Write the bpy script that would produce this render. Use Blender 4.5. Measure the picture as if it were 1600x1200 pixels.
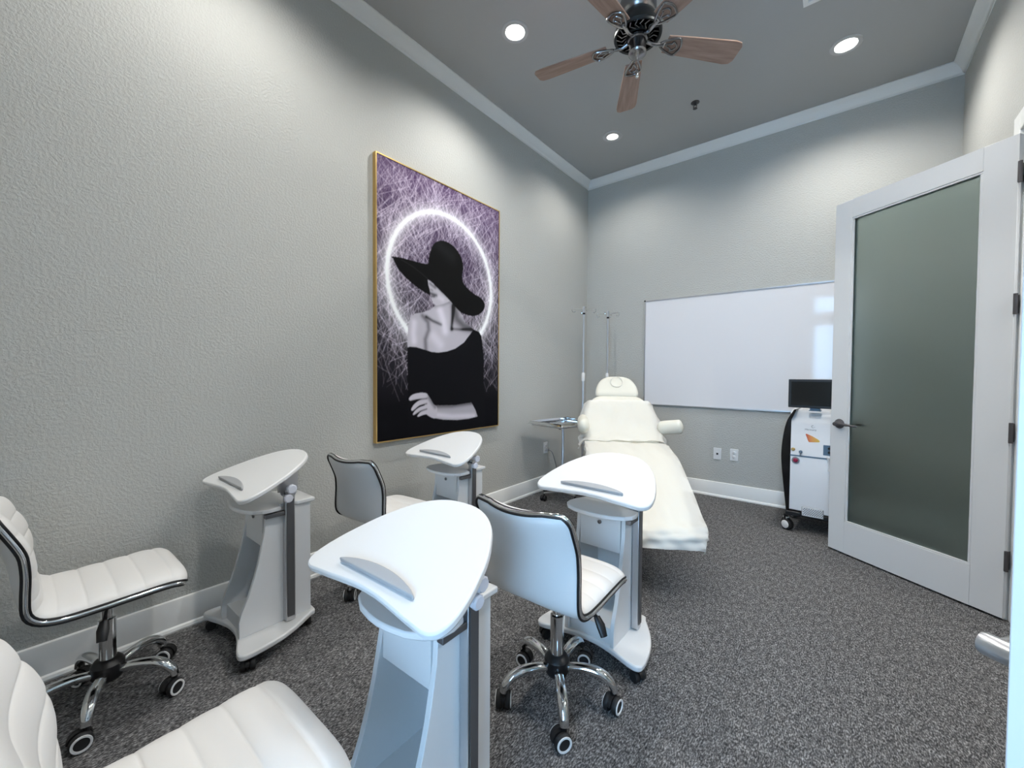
import bpy, math, random
import numpy as np
from mathutils import Vector, Matrix
random.seed(4)
for o in list(bpy.data.objects): bpy.data.objects.remove(o)
SC = bpy.context.scene
COL = SC.collection
PI = math.pi

# ------------------------------------------------------------------ camera
F_PX, YAW, PITCH, ROLL = 635.78, -0.6767, -0.0243, 0.0062
CAM = np.array([2.4066, -4.4444, 1.21])
_f = np.array([math.sin(YAW)*math.cos(PITCH), math.cos(YAW)*math.cos(PITCH), math.sin(PITCH)])
_r0 = np.array([math.cos(YAW), -math.sin(YAW), 0.0]); _u0 = np.cross(_r0, _f)
_r = math.cos(ROLL)*_r0 + math.sin(ROLL)*_u0
_u = -math.sin(ROLL)*_r0 + math.cos(ROLL)*_u0
cd = bpy.data.cameras.new('camera'); cam = bpy.data.objects.new('camera', cd); COL.objects.link(cam)
cd.sensor_width = 36.0; cd.sensor_fit = 'HORIZONTAL'; cd.lens = F_PX*36.0/1600.0
cd.clip_start = 0.02; cd.clip_end = 60
cam.matrix_world = Matrix(((_r[0], _u[0], -_f[0], CAM[0]), (_r[1], _u[1], -_f[1], CAM[1]), (_r[2], _u[2], -_f[2], CAM[2]), (0, 0, 0, 1)))
SC.camera = cam
def wall_pixel(x, y, X):
    "photo pixel -> (y, z) on the plane x = X of the left wall"
    d = _f + (x-800)/F_PX*_r - (y-600)/F_PX*_u
    q = CAM + d*(X-CAM[0])/d[0]
    return q[1], q[2]

# ------------------------------------------------------------------ world, exposure
W = bpy.data.worlds.new('sky'); SC.world = W; W.use_nodes = True
bg = W.node_tree.nodes['Background']; bg.inputs[0].default_value = (0.38, 0.66, 1.0, 1); bg.inputs[1].default_value = 13.0
SC.view_settings.view_transform = 'Standard'; SC.view_settings.look = 'None'
SC.view_settings.gamma = 1.0; SC.view_settings.use_curve_mapping = False
SC.view_settings.exposure = 0.10
CAN_WATT = 84.0

# ------------------------------------------------------------------ materials
M = {}
def mat(name, col, rough=0.5, metal=0.0, spec=0.5, coat=0.0, trans=0.0, sss=0.0, emit=None, es=0.0, ior=1.45):
    m = bpy.data.materials.new(name); m.use_nodes = True
    b = m.node_tree.nodes['Principled BSDF']
    b.inputs['Base Color'].default_value = (*col, 1); b.inputs['Roughness'].default_value = rough
    b.inputs['Metallic'].default_value = metal; b.inputs['Specular IOR Level'].default_value = spec
    b.inputs['Coat Weight'].default_value = coat; b.inputs['Transmission Weight'].default_value = trans
    b.inputs['IOR'].default_value = ior
    if emit: b.inputs['Emission Color'].default_value = (*emit, 1); b.inputs['Emission Strength'].default_value = es
    M[name] = m; return m
def nodes(m): return m.node_tree.nodes, m.node_tree.links, m.node_tree.nodes['Principled BSDF']
def bump(m, scale, strength, dist, detail=4, vor=False, rough=0.55):
    N, L, b = nodes(m)
    tc = N.new('ShaderNodeTexCoord'); n = N.new('ShaderNodeTexNoise'); bp = N.new('ShaderNodeBump')
    n.inputs['Scale'].default_value = scale; n.inputs['Detail'].default_value = detail; n.inputs['Roughness'].default_value = rough
    bp.inputs['Strength'].default_value = strength; bp.inputs['Distance'].default_value = dist
    L.new(tc.outputs['Object'], n.inputs['Vector'])
    h = n.outputs['Fac']
    if vor:
        cr = N.new('ShaderNodeValToRGB'); cr.color_ramp.elements[0].position = 0.42; cr.color_ramp.elements[1].position = 0.6
        L.new(h, cr.inputs[0]); h = cr.outputs[0]
    L.new(h, bp.inputs['Height']); L.new(bp.outputs[0], b.inputs['Normal'])
mat('wall_paint', (0.50, 0.505, 0.482), 0.75, spec=0.25); bump(M['wall_paint'], 85, 0.42, 0.0035, 4, True)
mat('ceiling_paint', (0.43, 0.432, 0.425), 0.85, spec=0.2); bump(M['ceiling_paint'], 60, 0.15, 0.003, 4)
mat('trim_paint', (0.80, 0.81, 0.80), 0.4)
mat('door_paint', (0.70, 0.71, 0.715), 0.42)
mat('laminate', (0.71, 0.715, 0.715), 0.36)
mat('laminate_edge', (0.78, 0.79, 0.79), 0.4)
mat('ledge_grey', (0.36, 0.37, 0.385), 0.4)
mat('steel', (0.58, 0.585, 0.60), 0.30, 0.9)
mat('steel_dark', (0.20, 0.20, 0.21), 0.35, 0.8)
mat('chrome', (0.78, 0.79, 0.80), 0.09, 1.0)
mat('black', (0.008, 0.008, 0.009), 0.4)
mat('black_soft', (0.012, 0.012, 0.013), 0.6)
mat('black_gloss', (0.006, 0.006, 0.007), 0.12)
mat('wheel_white', (0.75, 0.75, 0.75), 0.4)
mat('leather', (0.72, 0.71, 0.695), 0.42); bump(M['leather'], 260, 0.10, 0.001, 2)
mat('cream_vinyl', (0.74, 0.725, 0.64), 0.42)
mat('cream_base', (0.72, 0.71, 0.66), 0.5)
mat('knob_plastic', (0.72, 0.73, 0.80), 0.35)
mat('plate_white', (0.78, 0.79, 0.80), 0.35)
mat('slot_dark', (0.02, 0.02, 0.022), 0.5)
mat('machine_white', (0.80, 0.82, 0.85), 0.16, coat=0.5)
mat('red_button', (0.30, 0.005, 0.045), 0.3)
mat('print_grey', (0.22, 0.22, 0.24), 0.5)
mat('blue_socket', (0.10, 0.17, 0.25), 0.3)
mat('gold', (0.62, 0.42, 0.16), 0.35, 0.85)
mat('frame_alu', (0.62, 0.63, 0.65), 0.3, 0.9)
mat('board_white', (0.78, 0.785, 0.82), 0.06, spec=0.5)
mat('fan_metal', (0.30, 0.30, 0.31), 0.25, 1.0)
mat('fan_dark', (0.055, 0.06, 0.062), 0.38, 0.9)
mat('hinge_metal', (0.13, 0.125, 0.13), 0.4, 0.7)
mat('sprinkler_metal', (0.10, 0.10, 0.105), 0.35, 0.8)
mat('cord_grey', (0.30, 0.31, 0.32), 0.5)
mat('lens', (1, 1, 1), 0.5, emit=(1.0, 0.985, 0.96), es=14)
mat('lens_dim', (1, 1, 1), 0.5, emit=(1.0, 0.985, 0.97), es=1.1)
mat('can_white', (0.5, 0.5, 0.5), 0.45)
mat('screen', (0.010, 0.012, 0.013), 0.08)
# wood of the fan blades
m = mat('blade_wood', (0.30, 0.2, 0.15), 0.4); N, L, b = nodes(m)
tc = N.new('ShaderNodeTexCoord'); mp = N.new('ShaderNodeMapping'); mp.inputs['Scale'].default_value = (3, 34, 34)
nz = N.new('ShaderNodeTexNoise'); nz.inputs['Scale'].default_value = 1.6; nz.inputs['Detail'].default_value = 6
cr = N.new('ShaderNodeValToRGB'); cr.color_ramp.elements[0].position = 0.3; cr.color_ramp.elements[0].color = (0.25, 0.155, 0.115, 1)
cr.color_ramp.elements[1].position = 0.7; cr.color_ramp.elements[1].color = (0.40, 0.265, 0.205, 1)
L.new(tc.outputs['Object'], mp.inputs[0]); L.new(mp.outputs[0], nz.inputs['Vector']); L.new(nz.outputs['Fac'], cr.inputs[0]); L.new(cr.outputs[0], b.inputs['Base Color'])
# carpet: flecked loop pile
m = mat('carpet', (0.1, 0.1, 0.1), 0.95, spec=0.1); N, L, b = nodes(m)
tc = N.new('ShaderNodeTexCoord'); mp = N.new('ShaderNodeMapping'); mp.inputs['Scale'].default_value = (1.0, 0.38, 1)
mp.inputs['Rotation'].default_value = (0, 0, 0.06)
n1 = N.new('ShaderNodeTexNoise'); n1.inputs['Scale'].default_value = 225; n1.inputs['Detail'].default_value = 4; n1.inputs['Roughness'].default_value = 0.65
n2 = N.new('ShaderNodeTexNoise'); n2.inputs['Scale'].default_value = 60; n2.inputs['Detail'].default_value = 3
n3 = N.new('ShaderNodeTexNoise'); n3.inputs['Scale'].default_value = 6; n3.inputs['Detail'].default_value = 2
mx = N.new('ShaderNodeMath'); mx.operation = 'MULTIPLY_ADD'; mx.inputs[1].default_value = 0.26; 
cr = N.new('ShaderNodeValToRGB'); E0, E1 = cr.color_ramp.elements
E0.position = 0.47; E0.color = (0.026, 0.027, 0.029, 1); E1.position = 0.82; E1.color = (0.42, 0.415, 0.415, 1)
e = cr.color_ramp.elements.new(0.63); e.color = (0.112, 0.111, 0.113, 1)
L.new(tc.outputs['Object'], mp.inputs[0])
for n in (n1, n2): L.new(mp.outputs[0], n.inputs['Vector'])
L.new(n2.outputs['Fac'], mx.inputs[0]); L.new(n1.outputs['Fac'], mx.inputs[2]); L.new(mx.outputs[0], cr.inputs[0])
L.new(cr.outputs[0], b.inputs['Base Color'])
bp = N.new('ShaderNodeBump'); bp.inputs['Strength'].default_value = 0.8; bp.inputs['Distance'].default_value = 0.006
L.new(n1.outputs['Fac'], bp.inputs['Height']); L.new(bp.outputs[0], b.inputs['Normal'])
# frosted glass of the door
m = mat('frosted_glass', (0.46, 0.56, 0.54), 0.30, trans=1.0, ior=1.65)
# clear window pane: transparent with a fresnel reflection
m = bpy.data.materials.new('clear_pane'); m.use_nodes = True; M['clear_pane'] = m
N, L = m.node_tree.nodes, m.node_tree.links; N.clear()
out = N.new('ShaderNodeOutputMaterial'); ms = N.new('ShaderNodeMixShader'); t = N.new('ShaderNodeBsdfTransparent'); g = N.new('ShaderNodeBsdfGlossy'); g.inputs['Roughness'].default_value = 0.02
fr = N.new('ShaderNodeFresnel'); fr.inputs[0].default_value = 1.45
L.new(fr.outputs[0], ms.inputs[0]); L.new(t.outputs[0], ms.inputs[1]); L.new(g.outputs[0], ms.inputs[2]); L.new(ms.outputs[0], out.inputs[0])
# thin disposable sheet
m = bpy.data.materials.new('sheet'); m.use_nodes = True; M['sheet'] = m
N, L = m.node_tree.nodes, m.node_tree.links; b = N['Principled BSDF']; b.inputs['Base Color'].default_value = (0.86, 0.85, 0.80, 1); b.inputs['Roughness'].default_value = 0.6
t = N.new('ShaderNodeBsdfTransparent'); ms = N.new('ShaderNodeMixShader'); ms.inputs[0].default_value = 0.62
L.new(t.outputs[0], ms.inputs[1]); L.new(b.outputs[0], ms.inputs[2]); L.new(ms.outputs[0], N['Material Output'].inputs[0])

# ------------------------------------------------------------------ mesh helpers
class MB:
    def __init__(s): s.v = []; s.f = []
    def add(s, vs, fs):
        k = len(s.v); s.v += [tuple(q) for q in vs]; s.f += [tuple(i+k for i in f) for f in fs]; return s
    def box(s, x0, x1, y0, y1, z0, z1):
        return s.add([(x0,y0,z0),(x1,y0,z0),(x1,y1,z0),(x0,y1,z0),(x0,y0,z1),(x1,y0,z1),(x1,y1,z1),(x0,y1,z1)],
                     [(0,3,2,1),(4,5,6,7),(0,1,5,4),(1,2,6,5),(2,3,7,6),(3,0,4,7)])
    def prism(s, pts, z0, z1, axis='z'):
        a = sum(pts[i][0]*pts[(i+1) % len(pts)][1]-pts[(i+1) % len(pts)][0]*pts[i][1] for i in range(len(pts)))
        if a < 0: pts = pts[::-1]
        n = len(pts)
        mk = {'z': lambda p, h: (p[0], p[1], h), 'x': lambda p, h: (h, p[0], p[1]), 'y': lambda p, h: (p[0], -h, p[1])}[axis]
        return s.add([mk(p, z0) for p in pts]+[mk(p, z1) for p in pts],
                     [tuple(range(n))[::-1], tuple(range(n, 2*n))]+[(i, (i+1) % n, n+(i+1) % n, n+i) for i in range(n)])
    def lathe(s, prof, n=24, o=(0,0,0), axis='z'):
        vs = []; fs = []
        for r, z in prof:
            for i in range(n):
                a = 2*PI*i/n; c, d = r*math.cos(a), r*math.sin(a)
                q = {'z': (c, d, z), 'x': (z, c, d), 'y': (d, z, c)}[axis]
                vs.append((q[0]+o[0], q[1]+o[1], q[2]+o[2]))
        for j in range(len(prof)-1):
            for i in range(n): fs.append((j*n+i, j*n+(i+1) % n, (j+1)*n+(i+1) % n, (j+1)*n+i))
        fs.append(tuple(range(n))[::-1]); fs.append(tuple(range((len(prof)-1)*n, len(prof)*n)))
        return s.add(vs, fs)
    def tube(s, path, r, n=10, closed=False, flat=1.0, up=None):
        P = [Vector(p) for p in path]; k = len(P); rr = r if isinstance(r, (list, tuple)) else [r]*k
        vs = []; fs = []; T0 = None; nrm = None
        for i in range(k):
            if closed: t = (P[(i+1) % k]-P[i-1])
            else: t = P[min(i+1, k-1)]-P[max(i-1, 0)]
            t.normalize()
            if nrm is None:
                ref = Vector(up) if up else (Vector((0,0,1)) if abs(t.z) < 0.9 else Vector((1,0,0)))
                nrm = (ref-t*ref.dot(t)).normalized()
            else: nrm = (nrm-t*nrm.dot(t)).normalized()
            bn = t.cross(nrm)
            for j in range(n):
                a = 2*PI*j/n; vs.append(P[i]+nrm*(rr[i]*math.cos(a))+bn*(rr[i]*flat*math.sin(a)))
        for i in range(k if closed else k-1):
            for j in range(n): fs.append((i*n+j, i*n+(j+1) % n, ((i+1) % k)*n+(j+1) % n, ((i+1) % k)*n+j))
        if not closed: fs.append(tuple(range(n))[::-1]); fs.append(tuple(range((k-1)*n, k*n)))
        return s.add(vs, fs)
    def grid(s, fn, nu, nv):
        vs = [fn(i/(nu-1), j/(nv-1)) for j in range(nv) for i in range(nu)]
        return s.add(vs, [(j*nu+i, j*nu+i+1, (j+1)*nu+i+1, (j+1)*nu+i) for j in range(nv-1) for i in range(nu-1)])
    def rot(s, m):
        s.v = [tuple(m @ Vector(q)) for q in s.v]; return s
    def mesh(s, name, smooth=True, ang=35):
        me = bpy.data.meshes.new(name); me.from_pydata(s.v, [], s.f); me.update()
        if smooth:
            me.polygons.foreach_set('use_smooth', [True]*len(me.polygons)); me.set_sharp_from_angle(angle=math.radians(ang))
        return me
CACHE = {}
def obj(name, mb, material, parent=None, loc=(0,0,0), rz=0.0, bev=0.0, key=None, smooth=True, rot=None, ang=35, seg=2):
    if key and key in CACHE: me = CACHE[key]
    else:
        me = (mb() if callable(mb) else mb).mesh(name, smooth, ang); me.materials.append(M[material])
        if key: CACHE[key] = me
    o = bpy.data.objects.new(name, me); COL.objects.link(o); o.parent = parent
    o.location = loc; o.rotation_euler = rot if rot else (0, 0, rz)
    if bev:
        md = o.modifiers.new('bevel', 'BEVEL'); md.width = bev; md.segments = seg; md.limit_method = 'ANGLE'; md.angle_limit = math.radians(40)
    return o
def thing(name, label, cat, loc=(0,0,0), rz=0.0, group=None):
    o = bpy.data.objects.new(name, None); COL.objects.link(o); o.location = loc; o.rotation_euler = (0,0,rz)
    o.empty_display_size = 0.05
    o['label'] = label; o['category'] = cat
    if group: o['group'] = group
    return o
def tag(o, label, cat, group=None):
    o['label'] = label; o['category'] = cat
    if group: o['group'] = group
    return o
def struct(o, label=None):
    o['kind'] = 'structure'
    if label: o['label'] = label
    return o
def smooth_path(pts, n, closed=False):
    "Catmull-Rom resample"
    P = [np.array(p, float) for p in pts]; out = []; k = len(P); segs = k if closed else k-1
    for i in range(segs):
        p0 = P[i-1] if (closed or i > 0) else 2*P[0]-P[1]
        p1, p2 = P[i], P[(i+1) % k]
        p3 = P[(i+2) % k] if (closed or i+2 < k) else 2*P[-1]-P[-2]
        for t in np.linspace(0, 1, n, endpoint=False):
            out.append(0.5*((2*p1)+(-p0+p2)*t+(2*p0-5*p1+4*p2-p3)*t*t+(-p0+3*p1-3*p2+p3)*t**3))
    if not closed: out.append(P[-1])
    return out
def text_mesh(body, size, depth=0.0004):
    c = bpy.data.curves.new('lettering', 'FONT'); c.body = body; c.size = size; c.extrude = depth; c.align_x = 'CENTER'
    o = bpy.data.objects.new('tmp', c); COL.objects.link(o)
    me = bpy.data.meshes.new_from_object(o.evaluated_get(bpy.context.evaluated_depsgraph_get()))
    bpy.data.objects.remove(o); bpy.data.curves.remove(c); return me

# ------------------------------------------------------------------ room shell
RW, ZC, YN = 3.084, 3.516, -5.30          # room width, ceiling, near wall
DO0, DO1, DOH = -3.12, -1.345, 2.41       # double door opening in the right wall
struct(obj('floor', MB().box(-0.15, 6.0, YN-0.15, 0.15, -0.06, 0), 'carpet'), 'dark grey flecked loop carpet')
struct(obj('ceiling', MB().box(-0.15, RW+0.15, YN-0.15, 0.15, ZC, ZC+0.08), 'ceiling_paint'), 'dark grey painted ceiling')
struct(obj('wall_left', MB().box(-0.12, 0, YN-0.12, 0.12, 0, ZC), 'wall_paint'), 'long grey textured wall with framed print')
struct(obj('wall_back', MB().box(0, RW, 0, 0.12, 0, ZC), 'wall_paint'), 'grey textured wall behind the whiteboard')
wr = MB().box(RW, RW+0.12, DO1, 0.12, 0, ZC).box(RW, RW+0.12, YN-0.12, DO0, 0, ZC).box(RW, RW+0.12, DO0, DO1, DOH, ZC)
struct(obj('wall_right', wr, 'wall_paint'), 'grey textured wall with the double doorway')
WX0, WX1, WZ0, WZ1, TZ0, TZ1 = 1.98, 2.92, 0.30, 2.22, 2.38, 2.75
wn = MB().box(0, WX0, YN-0.12, YN, 0, ZC).box(WX1, RW, YN-0.12, YN, 0, ZC).box(WX0, WX1, YN-0.12, YN, 0, WZ0)
wn.box(WX0, WX1, YN-0.12, YN, WZ1, TZ0).box(WX0, WX1, YN-0.12, YN, TZ1, ZC)
struct(obj('wall_front', wn, 'wall_paint'), 'grey wall with tall window behind the viewer')
for i, (z0, z1) in enumerate(((WZ0, WZ1), (TZ0, TZ1))):
    w = bpy.data.objects.new('window_%d' % (i+1), None); COL.objects.link(w); w.location = ((WX0+WX1)/2, YN-0.06, z0)
    struct(w, ('tall window letting in cool daylight', 'transom window above the tall window')[i])
    hw = (WX1-WX0)/2; h = z1-z0; t = 0.045
    for q_ in ((-hw, -hw+t, 0, h), (hw-t, hw, 0, h), (-hw+t, hw-t, 0, t), (-hw+t, hw-t, h-t, h)): obj('window_frame', MB().box(q_[0], q_[1], -.04, .04, q_[2], q_[3]), 'trim_paint', w)
    obj('pane', MB().box(-hw+t, hw-t, -.003, .003, t, h-t), 'clear_pane', w)
    l = bpy.data.lights.new('daylight_portal', 'AREA'); l.shape = 'RECTANGLE'; l.size = hw*2; l.size_y = h; l.cycles.is_portal = True
    lo = bpy.data.objects.new('daylight_portal', l); COL.objects.link(lo); lo.location = ((WX0+WX1)/2, YN-0.13, (z0+z1)/2); lo.rotation_euler = (PI/2, 0, PI); lo.parent = None
# hall beyond the double door
struct(obj('wall_hall', MB().box(4.9, 5.0, YN, 0.12, 0, 2.8).box(RW+.12, 4.9, 0, 0.12, 0, 2.8).box(RW+.12, 4.9, YN-.12, YN, 0, 2.8), 'wall_paint'), 'grey hall wall beyond the double door')
struct(obj('ceiling_hall', MB().box(RW+.12, 5.0, YN-.12, 0.12, 2.8, 2.86), 'ceiling_paint'), 'hall ceiling beyond the double door')

# crown moulding (profile: out from wall, down from ceiling)
CR = [(0, -0.085), (0.004, -0.085), (0.008, -0.074), (0.014, -0.070), (0.020, -0.058), (0.032, -0.038), (0.048, -0.022), (0.056, -0.016), (0.060, -0.010), (0.068, -0.008), (0.068, 0), (0, 0)]
def crown(name, a, b, inward, label, m0=1, m1=1):
    a = Vector(a); b = Vector(b); d = (b-a).normalized(); n = Vector(inward); vs = []; k = len(CR)
    for P, s in ((a, m0), (b, -m1)):
        for o_, z in CR: vs.append(P+n*o_+d*(o_*s)+Vector((0, 0, ZC+z)))
    fs = [(i, (i+1) % k, k+(i+1) % k, k+i) for i in range(k)]+[tuple(range(k))[::-1], tuple(range(k, 2*k))]
    struct(obj(name, MB().add(vs, fs), 'trim_paint', ang=50), label)
crown('trim_1', (0, YN, 0), (0, 0, 0), (1, 0, 0), 'white crown moulding along the left wall')
crown('trim_2', (0, 0, 0), (RW, 0, 0), (0, -1, 0), 'white crown moulding along the back wall')
crown('trim_3', (RW, 0, 0), (RW, YN, 0), (-1, 0, 0), 'white crown moulding along the right wall')
crown('trim_4', (RW, YN, 0), (0, YN, 0), (0, 1, 0), 'white crown moulding above the window wall')
BB = [(0, 0), (0.026, 0), (0.027, 0.008), (0.022, 0.019), (0.014, 0.024), (0.013, 0.136), (0.010, 0.144), (0, 0.147)]
def base(name, a, b, inward, label):
    a = Vector(a); b = Vector(b); d = (b-a).normalized(); n = Vector(inward); vs = []; k = len(BB)
    for P, s in ((a, 1), (b, -1)):
        for o_, z in BB: vs.append(P+n*o_+d*(o_*s)+Vector((0, 0, z)))
    fs = [(i, (i+1) % k, k+(i+1) % k, k+i) for i in range(k)]+[tuple(range(k))[::-1], tuple(range(k, 2*k))]
    struct(obj(name, MB().add(vs, fs), 'trim_paint', ang=30), label)
base('baseboard_left', (0, YN, 0), (0, 0, 0), (1, 0, 0), 'white baseboard with shoe moulding on left wall')
base('baseboard_back', (0, 0, 0), (RW, 0, 0), (0, -1, 0), 'white baseboard with shoe moulding on back wall')
base('baseboard_right', (RW, 0, 0), (RW, DO1+.09, 0), (-1, 0, 0), 'white baseboard on right wall behind open door')
# door casing and jamb
cas = MB().box(RW-.018, RW, DO1, DO1+.09, 0, DOH+.09).box(RW-.018, RW, DO0-.09, DO0, 0, DOH+.09).box(RW-.018, RW, DO0, DO1, DOH, DOH+.09)
cas.box(RW, RW+.12, DO1-.02, DO1, 0, DOH).box(RW, RW+.12, DO0, DO0+.02, 0, DOH).box(RW, RW+.12, DO0, DO1, DOH-.02, DOH)
struct(obj('trim_5', cas, 'trim_paint', bev=0.003), 'white casing around the double doorway')

# ------------------------------------------------------------------ glazed doors
def glazed_door(name, hinge, free, label, lever_side):
    "leaf from hinge to free edge; lever_side = +1 puts the lever on the left hand looking from hinge to free edge"
    h = Vector((*hinge, 0)); f = Vector((*free, 0)); d = (f-h); Lw = d.length; ang = math.atan2(d.y, d.x)
    r = bpy.data.objects.new(name, None); COL.objects.link(r); r.location = h; r.rotation_euler = (0, 0, ang); struct(r, label)
    T = 0.022; z0, z1 = 0.012, 2.385
    sh, sf, rt, rb = 0.128, 0.108, 2.265, 0.222
    obj('stile', MB().box(0, sh, -T, T, z0, z1), 'door_paint', r, bev=.002)
    obj('stile', MB().box(Lw-sf, Lw, -T, T, z0, z1), 'door_paint', r, bev=.002)
    obj('rail', MB().box(sh, Lw-sf, -T, T, rt, z1), 'door_paint', r)
    obj('rail', MB().box(sh, Lw-sf, -T, T, z0, rb), 'door_paint', r)
    b = MB(); w = .012
    for s in (-1, 1):
        y0, y1 = (T-.012, T-.003) if s > 0 else (-T+.003, -T+.012)
        b.box(sh, Lw-sf, y0, y1, rb, rb+w).box(sh, Lw-sf, y0, y1, rt-w, rt).box(sh, sh+w, y0, y1, rb+w, rt-w).box(Lw-sf-w, Lw-sf, y0, y1, rb+w, rt-w)
    obj('glass_bead', b, 'door_paint', r, bev=.002)
    obj('pane', MB().box(sh+.002, Lw-sf-.002, -.003, .003, rb+.002, rt-.002), 'frosted_glass', r)
    for z in (0.303, 0.937, 1.566, 2.20):
        hg = obj('hinge', MB().box(-.004, .0, -.03, .03, z-.045, z+.045).lathe([(.008, z-.05), (.008, z+.05)], 10, (-.006, lever_side*(-T-.002)*-1, 0)), 'hinge_metal', r)
    for s in (-1, 1):
        zl = 0.885; x = Lw-.062
        lv = MB().lathe([(.030, 0), (.033, .004), (.031, .010), (.020, .014), (.0135, .018), (.0135, .046), (.012, .050), (.006, .052)], 24, (0, 0, 0), 'y')
        lv.tube(smooth_path([(0, .034, 0), (-.03, .036, .001), (-.075, .034, -.002), (-.105, .028, -.004), (-.118, .018, -.004)], 6), [.009]*12+[.0075]*9+[.0065]*4, 12)
        o = obj('lever_handle', lv, ('steel' if name == 'door_2' else 'hinge_metal'), r, loc=(x, s*T, zl if name == 'door_1' else .889))
        if s < 0: o.scale = (1, -1, 1)
    return r
glazed_door('door_1', (3.076, -1.352), (2.382, -0.820), 'white open door leaf with tall frosted glass panel', 1)
glazed_door('door_2', (3.076, -3.112), (2.569, -3.800), 'white open door leaf close at the right edge', -1)

# ------------------------------------------------------------------ ceiling fittings
def downlight(x, y, label, lit=1.0):
    t = thing('downlight', label, 'ceiling light', (x, y, ZC), 0, 'recessed ceiling downlights')
    obj('trim_ring', MB().lathe([(.062, .0), (.066, -.006), (.088, -.007), (.093, -.003), (.093, .0)], 32), 'can_white', t, key='dl_ring')
    if lit >= 1: obj('lens', MB().lathe([(.064, -.002), (.05, -.006), (.02, -.0075), (.002, -.008)], 28), 'lens', t, key='dl_lens')
    else: obj('lens', MB().lathe([(.056, -.006), (.046, -.008), (.02, -.009), (.002, -.0095)], 28), 'lens_dim', t, key='dl_lens2')
    l = bpy.data.lights.new('can_lamp', 'SPOT'); l.energy = CAN_WATT*lit; l.color = (1.0, 0.975, 0.93); l.spot_size = math.radians(150); l.spot_blend = 0.7; l.shadow_soft_size = 0.045
    lo = bpy.data.objects.new('can_lamp', l); COL.objects.link(lo); lo.parent = t; lo.location = (0, 0, -0.02)
downlight(0.658, -2.257, 'glowing white downlight left of the ceiling fan')
downlight(2.399, -0.744, 'glowing white downlight near the open door')
downlight(0.652, -0.731, 'dim white downlight in the far left ceiling corner', 0.55)
downlight(2.399, -2.257, 'white downlight right of the fan, above the double doorway')
downlight(0.658, -3.78, 'white downlight above the chair by the left wall')
downlight(2.399, -3.78, 'white downlight above the viewer')
t = thing('downlight', 'added fill downlight in the unseen hall beyond the double door', 'ceiling light', (4.0, -2.3, 2.8))  # unseen hall lamp, added to brighten the right carpet through the doorway
obj('lens', MB().lathe([(.064, -.002), (.05, -.006), (.002, -.008)], 28), 'lens', t)
obj('trim_ring', MB().lathe([(.062, .0), (.066, -.006), (.088, -.007), (.093, -.003), (.093, .0)], 32), 'can_white', t, key='dl_ring')
l = bpy.data.lights.new('can_lamp', 'SPOT'); l.energy = 110; l.spot_size = math.radians(150); l.spot_blend = .5; l.shadow_soft_size = .05
lo = bpy.data.objects.new('can_lamp', l); COL.objects.link(lo); lo.parent = t; lo.location = (0, 0, -.02)

# sprinkler
t = thing('fire_sprinkler', 'small dark fire sprinkler head on the ceiling', 'sprinkler', (1.412, -0.755, ZC))
obj('escutcheon', MB().lathe([(.034, 0), (.034, -.003), (.02, -.008), (.012, -.01)], 24), 'sprinkler_metal', t)
obj('body', MB().lathe([(.010, -.008), (.010, -.022), (.006, -.024)], 12).tube([(-.010, 0, -.02), (-.014, 0, -.034), (-.004, 0, -.048)], .0025, 6).tube([(.010, 0, -.02), (.014, 0, -.034), (.004, 0, -.048)], .0025, 6), 'sprinkler_metal', t)
obj('deflector', MB().lathe([(.005, -.044), (.017, -.049), (.018, -.051), (.003, -.051)], 16), 'sprinkler_metal', t)
# ceiling vent
t = thing('ceiling_vent', 'white square air vent at top edge of the ceiling', 'vent', (2.338, -1.442, ZC))
for q_ in ((-.15, .15, -.15, -.125), (-.15, .15, .125, .15), (-.15, -.125, -.125, .125), (.125, .15, -.125, .125)): obj('frame', MB().box(*q_, -.012, 0), 'trim_paint', t)
for i in range(9):
    obj('slat', MB().box(-.125, .125, -.009, .009, -.001, .001), 'trim_paint', t, (0, -.112+i*.028, -.009), key='vent_slat', rot=(0.6, 0, 0))

# ceiling fan
FX, FY, FZ = 1.503, -2.232, 3.055
t = thing('ceiling_fan', 'five-blade ceiling fan with wood blades and dark metal motor', 'ceiling fan', (FX, FY, FZ))
obj('canopy', MB().lathe([(.068, ZC-FZ), (.068, ZC-FZ-.02), (.05, ZC-FZ-.06), (.016, ZC-FZ-.075)], 32), 'fan_metal', t)
obj('downrod', MB().lathe([(.012, .24), (.012, ZC-FZ-.07)], 12), 'fan_metal', t)
obj('motor_housing', MB().lathe([(.02, .26), (.05, .25), (.085, .235), (.098, .20), (.098, .145), (.090, .13), (.085, .125)], 40), 'fan_metal', t)
# vented lower bell: rim, ribs and floor
bell = MB().lathe([(.080, .126), (.092, .118), (.110, .085), (.128, .040), (.130, .028), (.124, .022), (.118, .026), (.105, .05), (.078, .055), (.06, .05)], 40)
obj('vented_bell', bell, 'fan_dark', t)
for i in range(20):
    a = 2*PI*i/20
    obj('bell_rib', lambda: MB().tube([(.060, .012, .02), (.085, -.008, .022), (.114, .010, .026)], .0042, 6), 'fan_metal', t, key='bell_rib', rz=a)
obj('vent_ring', MB().lathe([(.052, .03), (.058, .012), (.062, .012), (.062, .03)], 32).lathe([(.112, .03), (.114, .018), (.126, .016), (.129, .03)], 40), 'fan_dark', t)
obj('switch_housing', MB().lathe([(.050, .03), (.050, .012), (.053, .008), (.053, -.004), (.046, -.008), (.045, -.062), (.049, -.068), (.047, -.075), (.036, -.084), (.012, -.090)], 36), 'fan_metal', t)
obj('pull_chain', MB().tube([(.012, -.028, -.078), (.014, -.036, -.10), (.014, -.036, -.185)], .002, 6), 'chrome', t)
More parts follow.
